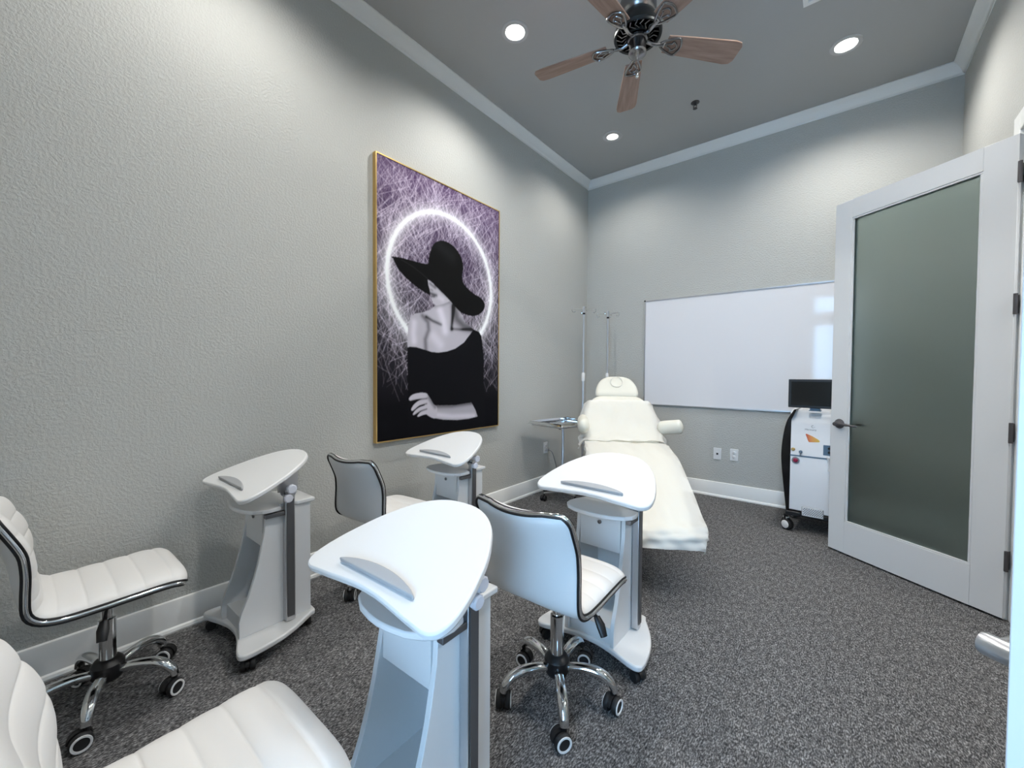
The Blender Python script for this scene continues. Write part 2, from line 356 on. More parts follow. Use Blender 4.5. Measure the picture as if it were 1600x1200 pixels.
obj('chain_fob', MB().lathe([(.001, 0), (.004, -.008), (.0095, -.028), (.0105, -.036), (.007, -.045), (.001, -.048)], 14, (.014, -.036, -.182)), 'chrome', t)
def blade_mb():
    R0, R1 = .165, .605; o = [(R0, -.048), (R0+.1, -.055), (R1-.05, -.068), (R1-.015, -.062), (R1, -.042), (R1, .042), (R1-.015, .062), (R1-.05, .068), (R0+.1, .055), (R0, .048)]
    return MB().prism(o, -.004, .004)
def iron_mb():
    b = MB().tube(smooth_path([(.055, 0, .004), (.09, 0, -.006), (.125, 0, -.002), (.15, 0, .001)], 5), .0075, 8, flat=1.3)
    for r_, w, x0, x1 in ((.006, .046, .130, .245), (.0045, .024, .165, .222)):
        b.tube(smooth_path([(x0, 0, .0), (x0+.03, w*.55, -.002), (x1-.02, w, -.003), (x1, w*.5, -.003), (x1+.006, 0, -.003), (x1, -w*.5, -.003), (x1-.02, -w, -.003), (x0+.03, -w*.55, -.002)], 5, True), r_, 8, closed=True)
    return b
for k in range(5):
    a = math.radians(47.15+72*k)
    rt = Matrix.Rotation(a, 3, 'Z') @ Matrix.Rotation(math.radians(-12), 3, 'X')
    eu = rt.to_euler()
    bo = obj('blade', blade_mb, 'blade_wood', t, (0, 0, .0), key='fan_blade', rot=eu, bev=.002)
    obj('blade_iron', iron_mb, 'fan_metal', bo, (0, 0, -.007), key='fan_iron')

# ------------------------------------------------------------------ wall fittings
def outlet(name, label, cat, loc, rz, kind):
    t = thing(name, label, cat, loc, rz)
    obj('cover_plate', MB().box(-.036, .036, -.006, 0, -.058, .058), 'plate_white', t, bev=.003)
    if kind == 'duplex':
        for z in (-.02, .02):
            r = obj('socket', MB().lathe([(.0165, -.006), (.0165, -.009), (.015, -.010)], 18, (0, 0, z), 'y'), 'plate_white', t)
            obj('slot', MB().box(-.008, -.0055, -.0108, -.0095, z, z+.010).box(.0055, .008, -.0108, -.0095, z, z+.009).lathe([(.0028, -.0095), (.0028, -.0108)], 8, (0, 0, z-.007), 'y'), 'slot_dark', r)
    else:
        obj('data_jack', MB().box(-.009, .009, -.009, -.006, -.009, .009), 'slot_dark', t)
    return t
outlet('data_outlet', 'white wall plate with single dark data jack below whiteboard', 'outlet', (1.475, 0, .428), 0, 'data')
outlet('power_outlet', 'white duplex power outlet right of the data plate', 'outlet', (1.625, 0, .434), 0, 'duplex')
outlet('power_outlet', 'white power outlet on left wall behind the steel tray stand', 'outlet', (0, -.88, .436), PI/2, 'duplex')
t = thing('plugged_power_cable', 'grey plug and cord hanging from the left wall outlet', 'cable', (0, -.88, .416))
obj('plug', MB().box(.0105, .045, -.014, .014, -.014, .014), 'cord_grey', t, bev=.004)
obj('wire', MB().tube(smooth_path([(.044, 0, 0), (.070, .02, -.02), (.085, .05, -.10), (.095, .09, -.24), (.095, .11, -.37), (.085, .13, -.407), (.06, .16, -.411)], 8), .0045, 8), 'cord_grey', t)

# whiteboard
wx0, wx1, wz0, wz1 = .723, 2.56, .881, 2.027
t = thing('whiteboard', 'large white dry-erase board with thin metal frame on back wall', 'whiteboard', (wx0, 0, wz0))
w, h = wx1-wx0, wz1-wz0
obj('board', MB().box(.006, w-.006, -.012, -.001, .006, h-.006), 'board_white', t)
for q_ in ((0, w, h-.012, h), (0, w, 0, .012), (0, .010, .012, h-.012), (w-.010, w, .012, h-.012)): obj('frame', MB().box(q_[0], q_[1], -.018, -.001, q_[2], q_[3]), 'frame_alu', t)
for x in (0, w): obj('corner_cap', MB().box(x-.008, x+.008, -.021, -.001, h-.012, h+.004), 'black', t, bev=.002)
for x in (.008, w-.008): obj('corner_cap', MB().box(x-.012, x+.012, -.021, -.001, -.004, .010), 'steel_dark', t, bev=.002)

# ------------------------------------------------------------------ framed fashion print
PY0, PY1, PZ0, PZ1, PX = -2.919, -1.680, .746, 2.654, .035
def print_raster(NU, NV, SS=2):
    nu, nv = NU*SS, NV*SS; Wd, Hh = PY1-PY0, PZ1-PZ0
    U, V = np.meshgrid((np.arange(nu)+.5)/nu*Wd, (np.arange(nv)+.5)/nv*Hh)
    def q(pts, k=3.75, ox=600, oy=360):
        o = []
        for a, b_ in pts:
            y, z = wall_pixel(ox+a/k, oy+b_/k, PX); o.append((y-PY0, z-PZ0))
        return np.array(o)
    def inside(P):
        r = np.zeros(U.shape, bool); n = len(P); j = n-1
        for i in range(n):
            xi, yi = P[i]; xj, yj = P[j]
            if abs(yj-yi) > 1e-9:
                c = ((yi > V) != (yj > V)) & (U < (xj-xi)*(V-yi)/(yj-yi)+xi); r ^= c
            j = i
        return r
    def smp(pts): return np.array(smooth_path(pts, 4, True))
    def seg(P, w):
        d = np.full(U.shape, 9.0)
        for i in range(len(P)-1):
            a, b_ = P[i], P[i+1]; e_ = b_-a; L2 = e_@e_
            tt = np.clip(((U-a[0])*e_[0]+(V-a[1])*e_[1])/L2, 0, 1)
            d = np.minimum(d, np.hypot(U-a[0]-tt*e_[0], V-a[1]-tt*e_[1]))
        return np.exp(-(d/w)**2)
    h = V/Hh
    top = np.array([.085, .045, .115]); mid = np.array([.032, .027, .036]); low = np.array([.003, .003, .005])
    k1 = np.clip((h-.45)/.5, 0, 1)[..., None]; k2 = np.clip((h-.12)/.33, 0, 1)[..., None]
    img = (low*(1-k2)+mid*k2)*(1-k1)+top*k1
    # scribbled lines
    rng = np.random.RandomState(3); acc = np.zeros(U.shape)
    rl, rr_, rtp = q([(105, 470), (500, 540), (280, 255)], 2.4, 560, 220)
    cx = (rl[0]+rr_[0])/2; rad = (rr_[0]-rl[0])/2; cz = rtp[1]-rad
    for i in range(4200):
        x = rng.rand()*Wd; z = Hh*(.16+.84*rng.rand()**.85)
        if rng.rand() > np.clip((z/Hh-.14)/.25, .12, 1): continue
        a = math.radians(rng.choice([62, 118, 75, 40, 140, 100]) + rng.randn()*12); ln = .06+.22*rng.rand()
        n = int(ln*nu/Wd*1.8); s = np.linspace(-.5, .5, n)*ln
        iu = ((x+s*math.cos(a))/Wd*nu).astype(int); iv = ((z+s*math.sin(a))/Hh*nv).astype(int)
        ok = (iu >= 0) & (iu < nu) & (iv >= 0) & (iv < nv)
        near = math.exp(-((math.hypot(x-cx, z-cz)-rad)/.28)**2)
        acc[iv[ok], iu[ok]] += (.12+.75*rng.rand()**2)*(.45+.8*near)
    acc = np.clip(acc, 0, 1.3)
    img = img+acc[..., None]*np.array([.58, .51, .59])
    dr = np.abs(np.hypot(U-cx, V-cz)-rad)
    glow = np.exp(-(dr/.015)**2)*.95+np.exp(-(dr/.050)**2)*.34+np.exp(-(dr/.11)**2)*.10
    img = img+glow[..., None]*np.array([.88, .86, .87])
    def paint(mask, val):
        img[mask] = val[mask] if isinstance(val, np.ndarray) and val.ndim == 3 else val
    tint = np.array([1.0, .93, 1.02])
    # skin of chest, shoulders and neck
    skin = q([(137,690),(136,640),(140,560),(155,505),(180,487),(220,482),(270,465),(305,438),(385,405),(415,440),(450,480),(480,540),(530,582),(500,625),(470,660),(420,695),(370,712),(320,720),(280,716),(243,704),(190,690),(150,690)])
    ms_ = inside(skin)
    sh = np.full(U.shape, .50)
    sh -= .30*seg(q([(245,700),(242,640),(262,585),(258,540),(225,500)]), .020)      # armpit to shoulder line
    sh -= .38*seg(q([(248,505),(285,530),(335,552)]), .013)                          # collar bone left
    sh -= .45*seg(q([(408,440),(404,500),(397,580)]), .016)                          # neck tendon
    sh -= .36*seg(q([(415,450),(430,520),(470,560),(530,580)]), .045)                # shaded side of the neck
    sh -= .30*seg(q([(400,578),(450,582),(520,582)]), .012)
    sh += .22*seg(q([(330,470),(350,530),(360,590)]), .035)
    sh += .20*seg(q([(175,540),(170,600),(175,650)]), .028)
    sh += .15*seg(q([(290,620),(330,670)]), .045)
    sh -= .15*seg(q([(300,445),(350,435),(385,420)]), .014)
    sk = np.clip(sh, .02, .9)[..., None]*tint
    paint(ms_, sk)
    face = inside(q([(256,286),(290,310),(340,362),(388,402),(386,414),(350,430),(305,440),(287,425),(281,404),(274,388),(276,378),(271,366),(268,345),(260,318)]))
    fs_ = np.full(U.shape, .52); fs_ -= .40*seg(q([(274,368),(290,374),(308,380)]), .013); fs_ -= .3*seg(q([(278,386),(295,388)]), .009)
    fs_ -= .30*seg(q([(270,310),(300,335)]), .012); fs_ -= .22*seg(q([(275,345),(284,350)]), .008); fs_ += .12*seg(q([(320,390),(345,405)]), .02)
    fs_ -= .25*seg(q([(300,320),(345,365),(388,404)]), .010)
    paint(face, np.clip(fs_, .03, .9)[..., None]*tint)
    # dress
    dress = inside(q([(134,690),(150,682),(190,686),(243,702),(280,714),(320,718),(370,711),(420,694),(470,659),(500,620),(528,582),(560,595),(575,620),(582,680),(590,760),(588,900),(594,1010),(598,1250),(140,1250),(137,900)]))
    paint(dress, np.array([.004, .004, .006]))
    # forearm and hand
    arm = inside(q([(285,1030),(340,1030),(420,1028),(515,1012),(538,1055),(552,1095),(500,1108),(430,1116),(350,1114),(300,1106),(255,1088),(240,1060)]))
    as_ = np.full(U.shape, .42); as_ += .22*seg(q([(300,1085),(400,1095),(530,1090)]), .022); as_ -= .28*seg(q([(290,1034),(400,1032),(515,1014)]), .020)
    paint(arm, np.clip(as_, .03, .9)[..., None]*tint)
    hs = np.full(U.shape, .55); hs -= .3*seg(q([(262,985),(285,1020),(300,1040)]), .016)
    hs -= .40*seg(q([(160,1004),(200,996),(250,990)]), .006); hs -= .4*seg(q([(172,1062),(210,1034),(250,1020)]), .006); hs -= .4*seg(q([(183,1085),(215,1064),(250,1052)]), .006)
    hand = np.zeros(U.shape, bool)
    for P in ([(145,990),(165,968),(205,957),(245,958),(258,975),(240,988),(190,995),(155,1003)], [(158,1054),(175,1025),(205,1002),(245,985),(268,1000),(250,1018),(205,1032),(170,1062)],
              [(168,1082),(190,1052),(225,1035),(252,1030),(258,1048),(215,1064),(180,1085)], [(195,1092),(215,1068),(245,1056),(262,1076),(225,1088),(202,1097)], [(243,958),(268,985),(290,1022),(312,1045),(304,1106),(255,1088),(238,1060),(240,1010)]):
        hand |= inside(smp(q(P)))
    paint(hand, np.clip(hs, .03, .9)[..., None]*tint)
    # wide-brimmed hat
    hat = inside(smp(q([(50,162),(75,152),(130,165),(190,180),(254,193),(262,160),(272,118),(290,78),(315,60),(350,57),(395,77),(432,115),(458,165),(468,215),(461,262),(466,302),(490,335),(530,370),(575,398),(595,432),(588,465),(565,490),(530,502),(490,496),(450,478),(415,442),(380,402),(340,360),(300,322),(257,284)])))
    hat |= inside(q([(50,165),(80,225),(130,280),(190,330),(240,364),(272,378),(268,345),(260,318),(256,280),(150,180)]))
    hc = np.full(U.shape, .004)+.012*seg(q([(100,168),(170,210),(255,280)]), .004)+.006*seg(q([(330,90),(400,150)]), .05)
    paint(hat, hc[..., None]*np.array([1, 1, 1.1]))
    img = np.clip(img, 0, 1)
    return img.reshape(NV, SS, NU, SS, 3).mean((1, 3))
NU, NV = 300, 470
ras = print_raster(NU, NV)
t = thing('framed_print', 'tall framed print of woman in wide black hat, gold frame edge', 'picture', (0, PY0, PZ0))
me = bpy.data.meshes.new('canvas'); Wd, Hh = PY1-PY0, PZ1-PZ0; fw = .008
vs = [(PX-.003, fw+(Wd-2*fw)*i/NU, fw+(Hh-2*fw)*j/NV) for j in range(NV+1) for i in range(NU+1)]
fs = [(j*(NU+1)+i, j*(NU+1)+i+1, (j+1)*(NU+1)+i+1, (j+1)*(NU+1)+i) for j in range(NV) for i in range(NU)]
me.from_pydata(vs, [], fs)
# colour per corner, blended smoothly between neighbouring cells
pad = np.pad(ras, ((1, 1), (1, 1), (0, 0)), mode='edge')
vc = (pad[:-1, :-1]+pad[1:, :-1]+pad[:-1, 1:]+pad[1:, 1:])/4
ca = me.color_attributes.new('ink', 'FLOAT_COLOR', 'POINT')
ca.data.foreach_set('color', np.concatenate([vc.reshape(-1, 3), np.ones(((NU+1)*(NV+1), 1))], 1).astype(np.float32).ravel())
m = mat('print_ink', (0.5, 0.5, 0.5), 0.5, spec=0.12); N, L, b = nodes(m)
at = N.new('ShaderNodeVertexColor'); at.layer_name = 'ink'; L.new(at.outputs[0], b.inputs['Base Color'])
me.materials.append(m)
o = bpy.data.objects.new('canvas', me); COL.objects.link(o); o.parent = t
obj('backing', MB().box(.001, PX-.005, fw, Wd-fw, fw, Hh-fw), 'black_soft', t)
obj('frame_side', MB().box(.001, PX, 0, fw, 0, Hh), 'gold', t); obj('frame_side', MB().box(.001, PX, Wd-fw, Wd, 0, Hh), 'gold', t)
obj('frame_rail', MB().box(.001, PX, fw, Wd-fw, 0, fw), 'gold', t); obj('frame_rail', MB().box(.001, PX, fw, Wd-fw, Hh-fw, Hh), 'gold', t)

# ------------------------------------------------------------------ laptop trolley desks
HALF = [(.0,.018),(.04,.017),(.10,.011),(.15,.005),(.19,.001),(.225,-.002),(.247,.005),(.26,.02),(.266,.045),(.264,.075),(.256,.115),(.245,.15),(.222,.21),(.19,.265),(.15,.315),(.10,.35),(.05,.366),(0,.37)]
TOP = HALF+[(-a, b_) for a, b_ in HALF[::-1][1:-1]]
BHALF = [(0,.045),(.05,.042),(.11,.028),(.17,.008),(.205,-.002),(.228,-.002),(.243,.010),(.247,.03),(.246,.06),(.238,.12),(.222,.18),(.195,.24),(.165,.29),(.14,.33),(.125,.35),(0,.352)]
BASE = BHALF+[(-a, b_) for a, b_ in BHALF[::-1][1:-1]]
SHELF = [(-.118,.352),(-.118,.27),(-.135,.235),(-.155,.19),(-.163,.15),(-.158,.115),(-.135,.085),(-.09,.062),(-.04,.052),(.0,.049),(.04,.052),(.09,.062),(.135,.085),(.158,.115),(.163,.15),(.155,.19),(.118,.20),(.118,.262),(.130,.27),(.130,.352)]
SIDE = [(.036,.080),(.036,.150),(.046,.185),(.074,.25),(.096,.32),(.112,.38),(.126,.45),(.137,.51),(.142,.60),(.335,.60),(.335,.080)]
def caster_parts(parent, x, y, z, swivel, r=.030, ringed=True, key='c', stem=.03):
    "twin-wheel caster whose stem top sits at (x, y, z); wheels rest on the floor"
    def hood():
        b_ = MB(); k = 10
        pts = [(-.004+(r*1.0)*math.cos(a)-.012, r+(r*1.05)*math.sin(a)) for a in np.linspace(-.15*PI, .95*PI, k)]
        pts += [(-.012-r*.6, r*.7), (-.012+r*.4, r*.7)]
        b_.prism([(p[0], p[1]) for p in pts], -.007, .007, 'y')
        b_.lathe([(.009, r*1.2), (.009, max(z, r*2.05))], 10)
        return b_
    c = obj('caster', hood, 'black', parent, (x, y, 0), swivel, key=key+'hood%.3f' % z)
    for s in (-1, 1):
        obj('wheel', lambda: MB().lathe([(r*.5, s*.008), (r*.93, s*.008), (r, s*.012), (r, s*.021), (r*.9, s*.026), (r*.3, s*.025)], 20, (-.012, 0, r), 'y'), 'black_soft', c, key=key+'wheel%d' % s)
    if ringed:
        for s in (-1, 1):
            obj('wheel_ring', lambda: MB().lathe([(r*.88, s*.0245), (r*.86, s*.0285), (r*.66, s*.0285), (r*.64, s*.0245)], 24, (-.012, 0, r), 'y'), 'wheel_white', c, key=key+'ring%d' % s)
    return c
def desk(x, y, rz, label, zf=.703, tilt=20.0):
    t = thing('laptop_desk', label, 'desk', (x, y, 0), rz, 'white rolling laptop desks')
    obj('base_plate', lambda: MB().prism(smooth2(BASE), .056, .080), 'laminate', t, key='d_base', bev=.006, ang=25)
    for s in (-1, 1):
        obj('side_panel', lambda: MB().prism(SIDE, -.0085, .0085, 'x'), 'laminate', t, (s*.1085, 0, 0), key='d_side', bev=.0015, ang=25)
    obj('back_panel', lambda: MB().box(-.10, .10, .318, .332, .08, .60), 'laminate', t, key='d_back')
    obj('kick_board', lambda: MB().box(-.10, .10, .055, .070, .08, .145), 'laminate', t, key='d_kick')
    obj('shelf_board', lambda: MB().box(-.10, .10, .070, .318, .128, .143), 'laminate', t, key='d_shelf')
    dr = obj('drawer', lambda: MB().box(-.097, .097, .135, .150, .437, .588).box(-.094, .094, .150, .30, .445, .45), 'laminate', t, key='d_drawer', bev=.001)
    obj('drawer_lock', lambda: MB().lathe([(.009, -.134), (.009, -.129), (.006, -.129), (.005, -.132), (.001, -.132)], 16, (0, 0, 0), 'y').rot(Matrix.Rotation(PI, 3, 'Z')), 'steel_dark', dr, (.0, 0, .555), key='d_lock')
    obj('top_shelf', lambda: MB().prism(SHELF, .60, .618), 'laminate', t, key='d_tshelf', bev=.004, ang=25)
    obj('post', lambda: MB().box(.1195, .149, .212, .252, .084, .660), 'steel', t, key='d_post', bev=.002)
    obj('post_sleeve', lambda: MB().box(.1505, .1525, .217, .247, .105, .640), 'steel_dark', t, key='d_slot')
    obj('bracket', lambda: MB().box(.124, .146, .130, .211, .572, .590), 'steel_dark', t, key='d_brkt', bev=.002)
    # tilting head: hinge, bar under the top, knob
    ca_, sa_ = math.cos(math.radians(tilt)), math.sin(math.radians(tilt))
    zp = lambda v: zf-.02+v/ca_*sa_
    obj('tilt_hinge', lambda: MB().lathe([(.030, .112), (.030, .118), (.012, .120), (.012, .152), (.022, .153), (.022, .158)], 18, (0, .232, .672), 'x').box(.118, .126, .19, .275, .672, zp(.232)-.006), 'steel', t, key='d_hinge')
    kn = MB()
    kn.lathe([(.008, .150), (.008, .165), (.019, .166), (.021, .172), (.021, .186), (.017, .19)], 9, (0, .225, .692), 'x').lathe([(.006, .150), (.006, .165), (.017, .166), (.019, .172), (.019, .184), (.015, .188)], 9, (0, .212, .652), 'x')
    obj('clamp_knob', kn, 'knob_plastic', t)
    obj('support_bar', lambda: MB().box(-.13, .13, .225, .245, -.0345, -.0205), 'steel_dark', t, (0, 0, zf), key='d_bar', rot=(math.radians(tilt), 0, 0))
    obj('support_block', lambda: MB().box(-.132, -.118, .19, .27, -.040, -.0205).box(-.131, -.119, .225, .245, -.075, -.040), 'steel', t, (0, 0, zf), key='d_blk', rot=(math.radians(tilt), 0, 0))
    tp = obj('table_top', lambda: MB().prism(smooth2(TOP), -.020, 0), 'laminate', t, (0, 0, zf), key='d_top', rot=(math.radians(tilt), 0, 0), bev=.005, ang=25)
    def ledge():
        o_ = [(-.148, .046)]+[(a, .046+.030*(1-(a/.150)**2)**.8+.002) for a in np.linspace(-.146, .146, 18)]+[(.148, .046)]
        return MB().prism(o_, .0, .013)
    obj('paper_ledge', ledge, 'ledge_grey', tp, (0, 0, .0005), key='d_ledge', bev=.003)
    for i, (a, b_) in enumerate(((-.21, .04), (.21, .04), (-.11, .31), (.11, .31))):
        caster_parts(t, a, b_, .056, 1.0+i*1.7, r=.022, ringed=False, key='dc')
    return t
def smooth2(P):
    return [tuple(q_) for q_ in smooth_path(P, 3, True)]
desk(.335, -3.878, .0, 'white laptop desk beside left wall, in front of the leftmost chair')
desk(.505, -2.868, -.04, 'white laptop desk below the framed print, farthest back')
desk(1.553, -3.945, .02, 'white laptop desk nearest the viewer, lit blue in front')
desk(1.588, -2.929, 0.0, 'white laptop desk in front of the treatment bed foot')

# ------------------------------------------------------------------ upholstered swivel chairs
PROF = [(.195,.420),(.180,.432),(.14,.439),(.05,.437),(-.06,.434),(-.125,.436),(-.168,.450),(-.192,.482),(-.203,.53),(-.214,.60),(-.231,.660),(-.256,.718),(-.284,.776)]
pp = np.array(smooth_path(PROF, 12)); sl = np.concatenate([[0], np.cumsum(np.hypot(*np.diff(pp, axis=0).T))]); SL = sl[-1]
def prof(s):
    y = np.interp(s, sl, pp[:, 0]); z = np.interp(s, sl, pp[:, 1]); e_ = .01
    ty = np.interp(min(s+e_, SL), sl, pp[:, 0])-np.interp(max(s-e_, 0), sl, pp[:, 0]); tz = np.interp(min(s+e_, SL), sl, pp[:, 1])-np.interp(max(s-e_, 0), sl, pp[:, 1])
    n = math.hypot(ty, tz); return y, z, tz/n, -ty/n      # normal towards the sitter
S_SPLIT = float(np.interp(-.192, -pp[::-1, 0][::-1], sl)) if False else .405
def chw(s):
    w = .194-.006*max(0, (s-.42)/(SL-.42))
    for d, R_ in ((s, .035), (SL-s, .045)):
        if d < R_: w -= R_-math.sqrt(max(0, R_*R_-(R_-d)**2))
    return w
def chpt(u, s, h):
    y, z, ny, nz_ = prof(s); w = chw(s)
    c = .034*(u*u)*min(1, max(0, (s-.40)/.18))
    return (u*w, y+ny*(h+c), z+nz_*(h+c))
def padh(u, s, th, ch=None, dp=.2):
    e_ = (1-abs(u)**5)**.5 if abs(u) < 1 else 0
    d = min(s, SL-s); e_ *= (1-(1-min(1, d/.05))**3)**.5
    if ch: e_ *= 1-dp+dp*abs(math.sin(PI*(s+.02)/ch))**.30
    return th*e_
NUC = 25
US = [math.sin(PI/2*x) if False else x for x in np.linspace(-1, 1, NUC)]
US = [math.copysign(1-(1-abs(x))**1.7, x) for x in US]
def sheet(s0, s1, n, th, ch, flip):
    b_ = MB(); ss = np.linspace(s0, s1, n)
    vs = [chpt(u, s, padh(u, s, th, ch, .20 if s0 == 0 else .24)) for s in ss for u in US]
    fs = [(j*NUC+i, j*NUC+i+1, (j+1)*NUC+i+1, (j+1)*NUC+i) for j in range(n-1) for i in range(NUC-1)]
    return b_.add(vs, [f[::-1] for f in fs] if flip else fs)
def edge_loop(h):
    ss = list(np.concatenate([np.linspace(0, .04, 8)[1:], np.linspace(.04, SL-.05, 46)[1:], np.linspace(SL-.05, SL, 9)[1:-1]]))
    P = [chpt(u, 0, h) for u in np.linspace(-.8, .8, 9)]
    P += [chpt(1, s, h) for s in ss]
    P += [chpt(u, SL, h) for u in np.linspace(.75, -.75, 13)]
    P += [chpt(-1, s, h) for s in ss[::-1]]
    return P
def chair(x, y, rz, brz, label):
    t = thing('swivel_chair', label, 'chair', (x, y, 0), rz, 'white upholstered swivel chairs')
    obj('seat', lambda: sheet(0, .405, 130, .042, .071, False), 'leather', t, key='ch_seat', ang=80)
    obj('backrest', lambda: sheet(.405, SL, 110, .040, .066, False), 'leather', t, key='ch_back', ang=80)
    obj('outer_shell', lambda: sheet(0, SL, 60, -.016, None, True), 'leather', t, key='ch_shell', ang=80)
    obj('chrome_trim', lambda: MB().tube(edge_loop(-.001), .0072, 8, closed=True), 'chrome', t, key='ch_trim', ang=80)
    obj('piping', lambda: MB().tube(edge_loop(-.0095), .0042, 6, closed=True).tube(edge_loop(.0075), .0036, 6, closed=True), 'black', t, key='ch_pipe', ang=80)
    obj('mechanism', lambda: MB().box(-.085, .085, -.10, .10, .395, .424).lathe([(.034, .36), (.04, .395)], 16), 'black', t, key='ch_mech', bev=.006)
    lv = obj('height_lever', lambda: MB().tube([(.05, .0, .395), (.15, -.02, .385), (.175, -.025, .372)], [.005, .005, .008], 8).tube([(.172, -.024, .376), (.19, -.03, .355), (.205, -.035, .325)], [.010, .014, .011], 10, flat=1.2), 'black', t, key='ch_lever')
    obj('gas_column', lambda: MB().lathe([(.025, .15), (.0255, .30), (.0255, .31), (.017, .312), (.017, .37)], 20), 'chrome', t, key='ch_col')
    obj('hub', lambda: MB().lathe([(.020, .085), (.040, .09), (.047, .105), (.047, .145), (.036, .16), (.027, .165)], 24), 'black', t, key='ch_hub')
    for k in range(5):
        a = brz+k*2*PI/5
        def leg():
            P = smooth_path([(.035, 0, .118), (.085, 0, .127), (.14, 0, .126), (.178, 0, .113), (.204, 0, .088), (.211, 0, .066)], 6)
            n = len(P); return MB().tube(P, [.0135+.0035*math.sin(PI*min(1, i/n*1.15)) for i in range(n)], 12, flat=1.15)
        obj('leg', leg, 'chrome', t, rz=a, key='ch_leg', ang=60)
        caster_parts(t, .211*math.cos(a), .211*math.sin(a), .072, a+1.15+.9*math.sin(k*2.1), r=.030, key='cc')
    return t
chair(.338, -4.225, .0, math.radians(51.5), 'white channel-stitched swivel chair against left wall, leftmost')
chair(.478, -3.122, .09, math.radians(30), 'white swivel chair by left wall behind the nearest desk')
chair(1.600, -3.160, .02, math.radians(20), 'white swivel chair in the middle with its back to viewer')
chair(1.512, -4.232, .0, math.radians(44), 'white swivel chair cut off at bottom left corner, nearest')

# ------------------------------------------------------------------ treatment bed
BX, BY, BR = 1.05, -1.30, math.radians(31)
bed = thing('treatment_bed', 'cream padded treatment bed with raised backrest and round headrest', 'bed', (BX, BY, 0), BR)
def pad_mesh(path, wf, th, n_exp=6, k=28, endr=.05, steps=10):
    "rounded slab swept along (y, z) path; wf(s in 0..1) half width; path = top surface"
    P = smooth_path(path, steps); L_ = [0]
    for i in range(1, len(P)): L_.append(L_[-1]+float(np.linalg.norm(P[i]-P[i-1])))
    LL = L_[-1]; ss = sorted(set(list(np.linspace(0, endr, 7))+list(np.linspace(endr, LL-endr, max(12, int(LL/.03))))+list(np.linspace(LL-endr, LL, 7))))
    Y = [p[0] for p in P]; Z = [p[1] for p in P]; rows = []
    for s in ss:
        y = np.interp(s, L_, Y); z = np.interp(s, L_, Z)
        e_ = .012; ty = np.interp(min(s+e_, LL), L_, Y)-np.interp(max(s-e_, 0), L_, Y); tz = np.interp(min(s+e_, LL), L_, Z)-np.interp(max(s-e_, 0), L_, Z)
        q = math.hypot(ty, tz); ny, nz_ = -tz/q, ty/q
        if nz_ < 0: ny, nz_ = -ny, -nz_
        d = min(s, LL-s); f_ = math.sqrt(max(.0004, 1-(1-min(1, d/endr))**2))
        w = wf(s/LL)-(1-f_)*endr*.9; hh = th/2*(0.25+.75*f_)
        row = []
        for i in range(k):
            a = 2*PI*i/k; c, s_ = math.cos(a), math.sin(a)
            cx_ = math.copysign(abs(c)**(2/n_exp), c)*w; sz = math.copysign(abs(s_)**(2/4), s_)*hh
            row.append((cx_, y+ny*(sz-th/2), z+nz_*(sz-th/2)))
        rows.append(row)
    b_ = MB(); n = len(rows)
    fs = [(j*k+i, j*k+(i+1) % k, (j+1)*k+(i+1) % k, (j+1)*k+i) for j in range(n-1) for i in range(k)]+[tuple(range(k))[::-1], tuple(range((n-1)*k, n*k))]
    return b_.add([v for r in rows for v in r], fs)
LEGP = [(.10, .655), (-.05, .655), (-.25, .645), (-.48, .60), (-.75, .50), (-1.00, .405), (-1.13, .355)]
BACKP = [(.03, .665), (.13, .73), (.28, .86), (.42, .985), (.47, 1.03)]
obj('leg_rest', pad_mesh(LEGP, lambda s: .298-.055*max(0, (s-.35)/.65)**1.3, .125), 'cream_vinyl', bed, ang=80)
obj('backrest', pad_mesh(BACKP, lambda s: .30-.03*s-.085*max(0, (s-.70)/.3)**2, .11), 'cream_vinyl', bed, ang=80)
hd = obj('headrest', pad_mesh([(.445, 1.015), (.50, 1.085), (.545, 1.15), (.575, 1.205)], lambda s: .195*math.sqrt(max(.02, 1-(max(0, s-.15)/.92)**2.4)), .085, 4), 'cream_vinyl', bed, ang=80)
# face-hole plug on the headrest
def plug():
    b_ = MB(); cy, cz_ = .532, 1.142; ty, tz = .53, .85; ny, nz_ = -.85, .53
    P = [(.055*math.cos(a), cy+.055*math.sin(a)*ty+ny*.001, cz_+.055*math.sin(a)*tz+nz_*.001) for a in np.linspace(0, 2*PI, 28, endpoint=False)]
    return b_.tube(P, .0028, 6, closed=True)
obj('face_hole_seam', plug(), 'cream_base', hd)
obj('base', MB().box(-.22, .22, -.40, .30, .0, .10).box(-.13, .13, -.25, .15, .10, .44).box(-.24, .24, -.36, .20, .44, .515), 'cream_base', bed, bev=.015)
def arm(P, r):
    b_ = MB(); Q = smooth_path(P, 5); n = len(Q)
    rr = [r*math.sqrt(max(.08, 1-(1-min(1, min(i, n-1-i)/2.5))**2)) for i in range(n)]
    return b_.tube(Q, rr, 16, flat=.8)
obj('armrest', arm([(-.315, .32, .80), (-.322, .20, .795), (-.324, .08, .785), (-.320, -.02, .775)], .060), 'cream_vinyl', bed, ang=80)
obj('armrest', arm([(.300, .16, .76), (.37, .12, .775), (.43, .085, .785), (.475, .06, .795)], .058), 'cream_vinyl', bed, ang=80)
obj('armrest_bracket', MB().tube([(-.26, .26, .74), (-.315, .27, .77)], .014, 8).tube([(.27, .20, .70), (.32, .15, .74)], .014, 8), 'steel', bed)
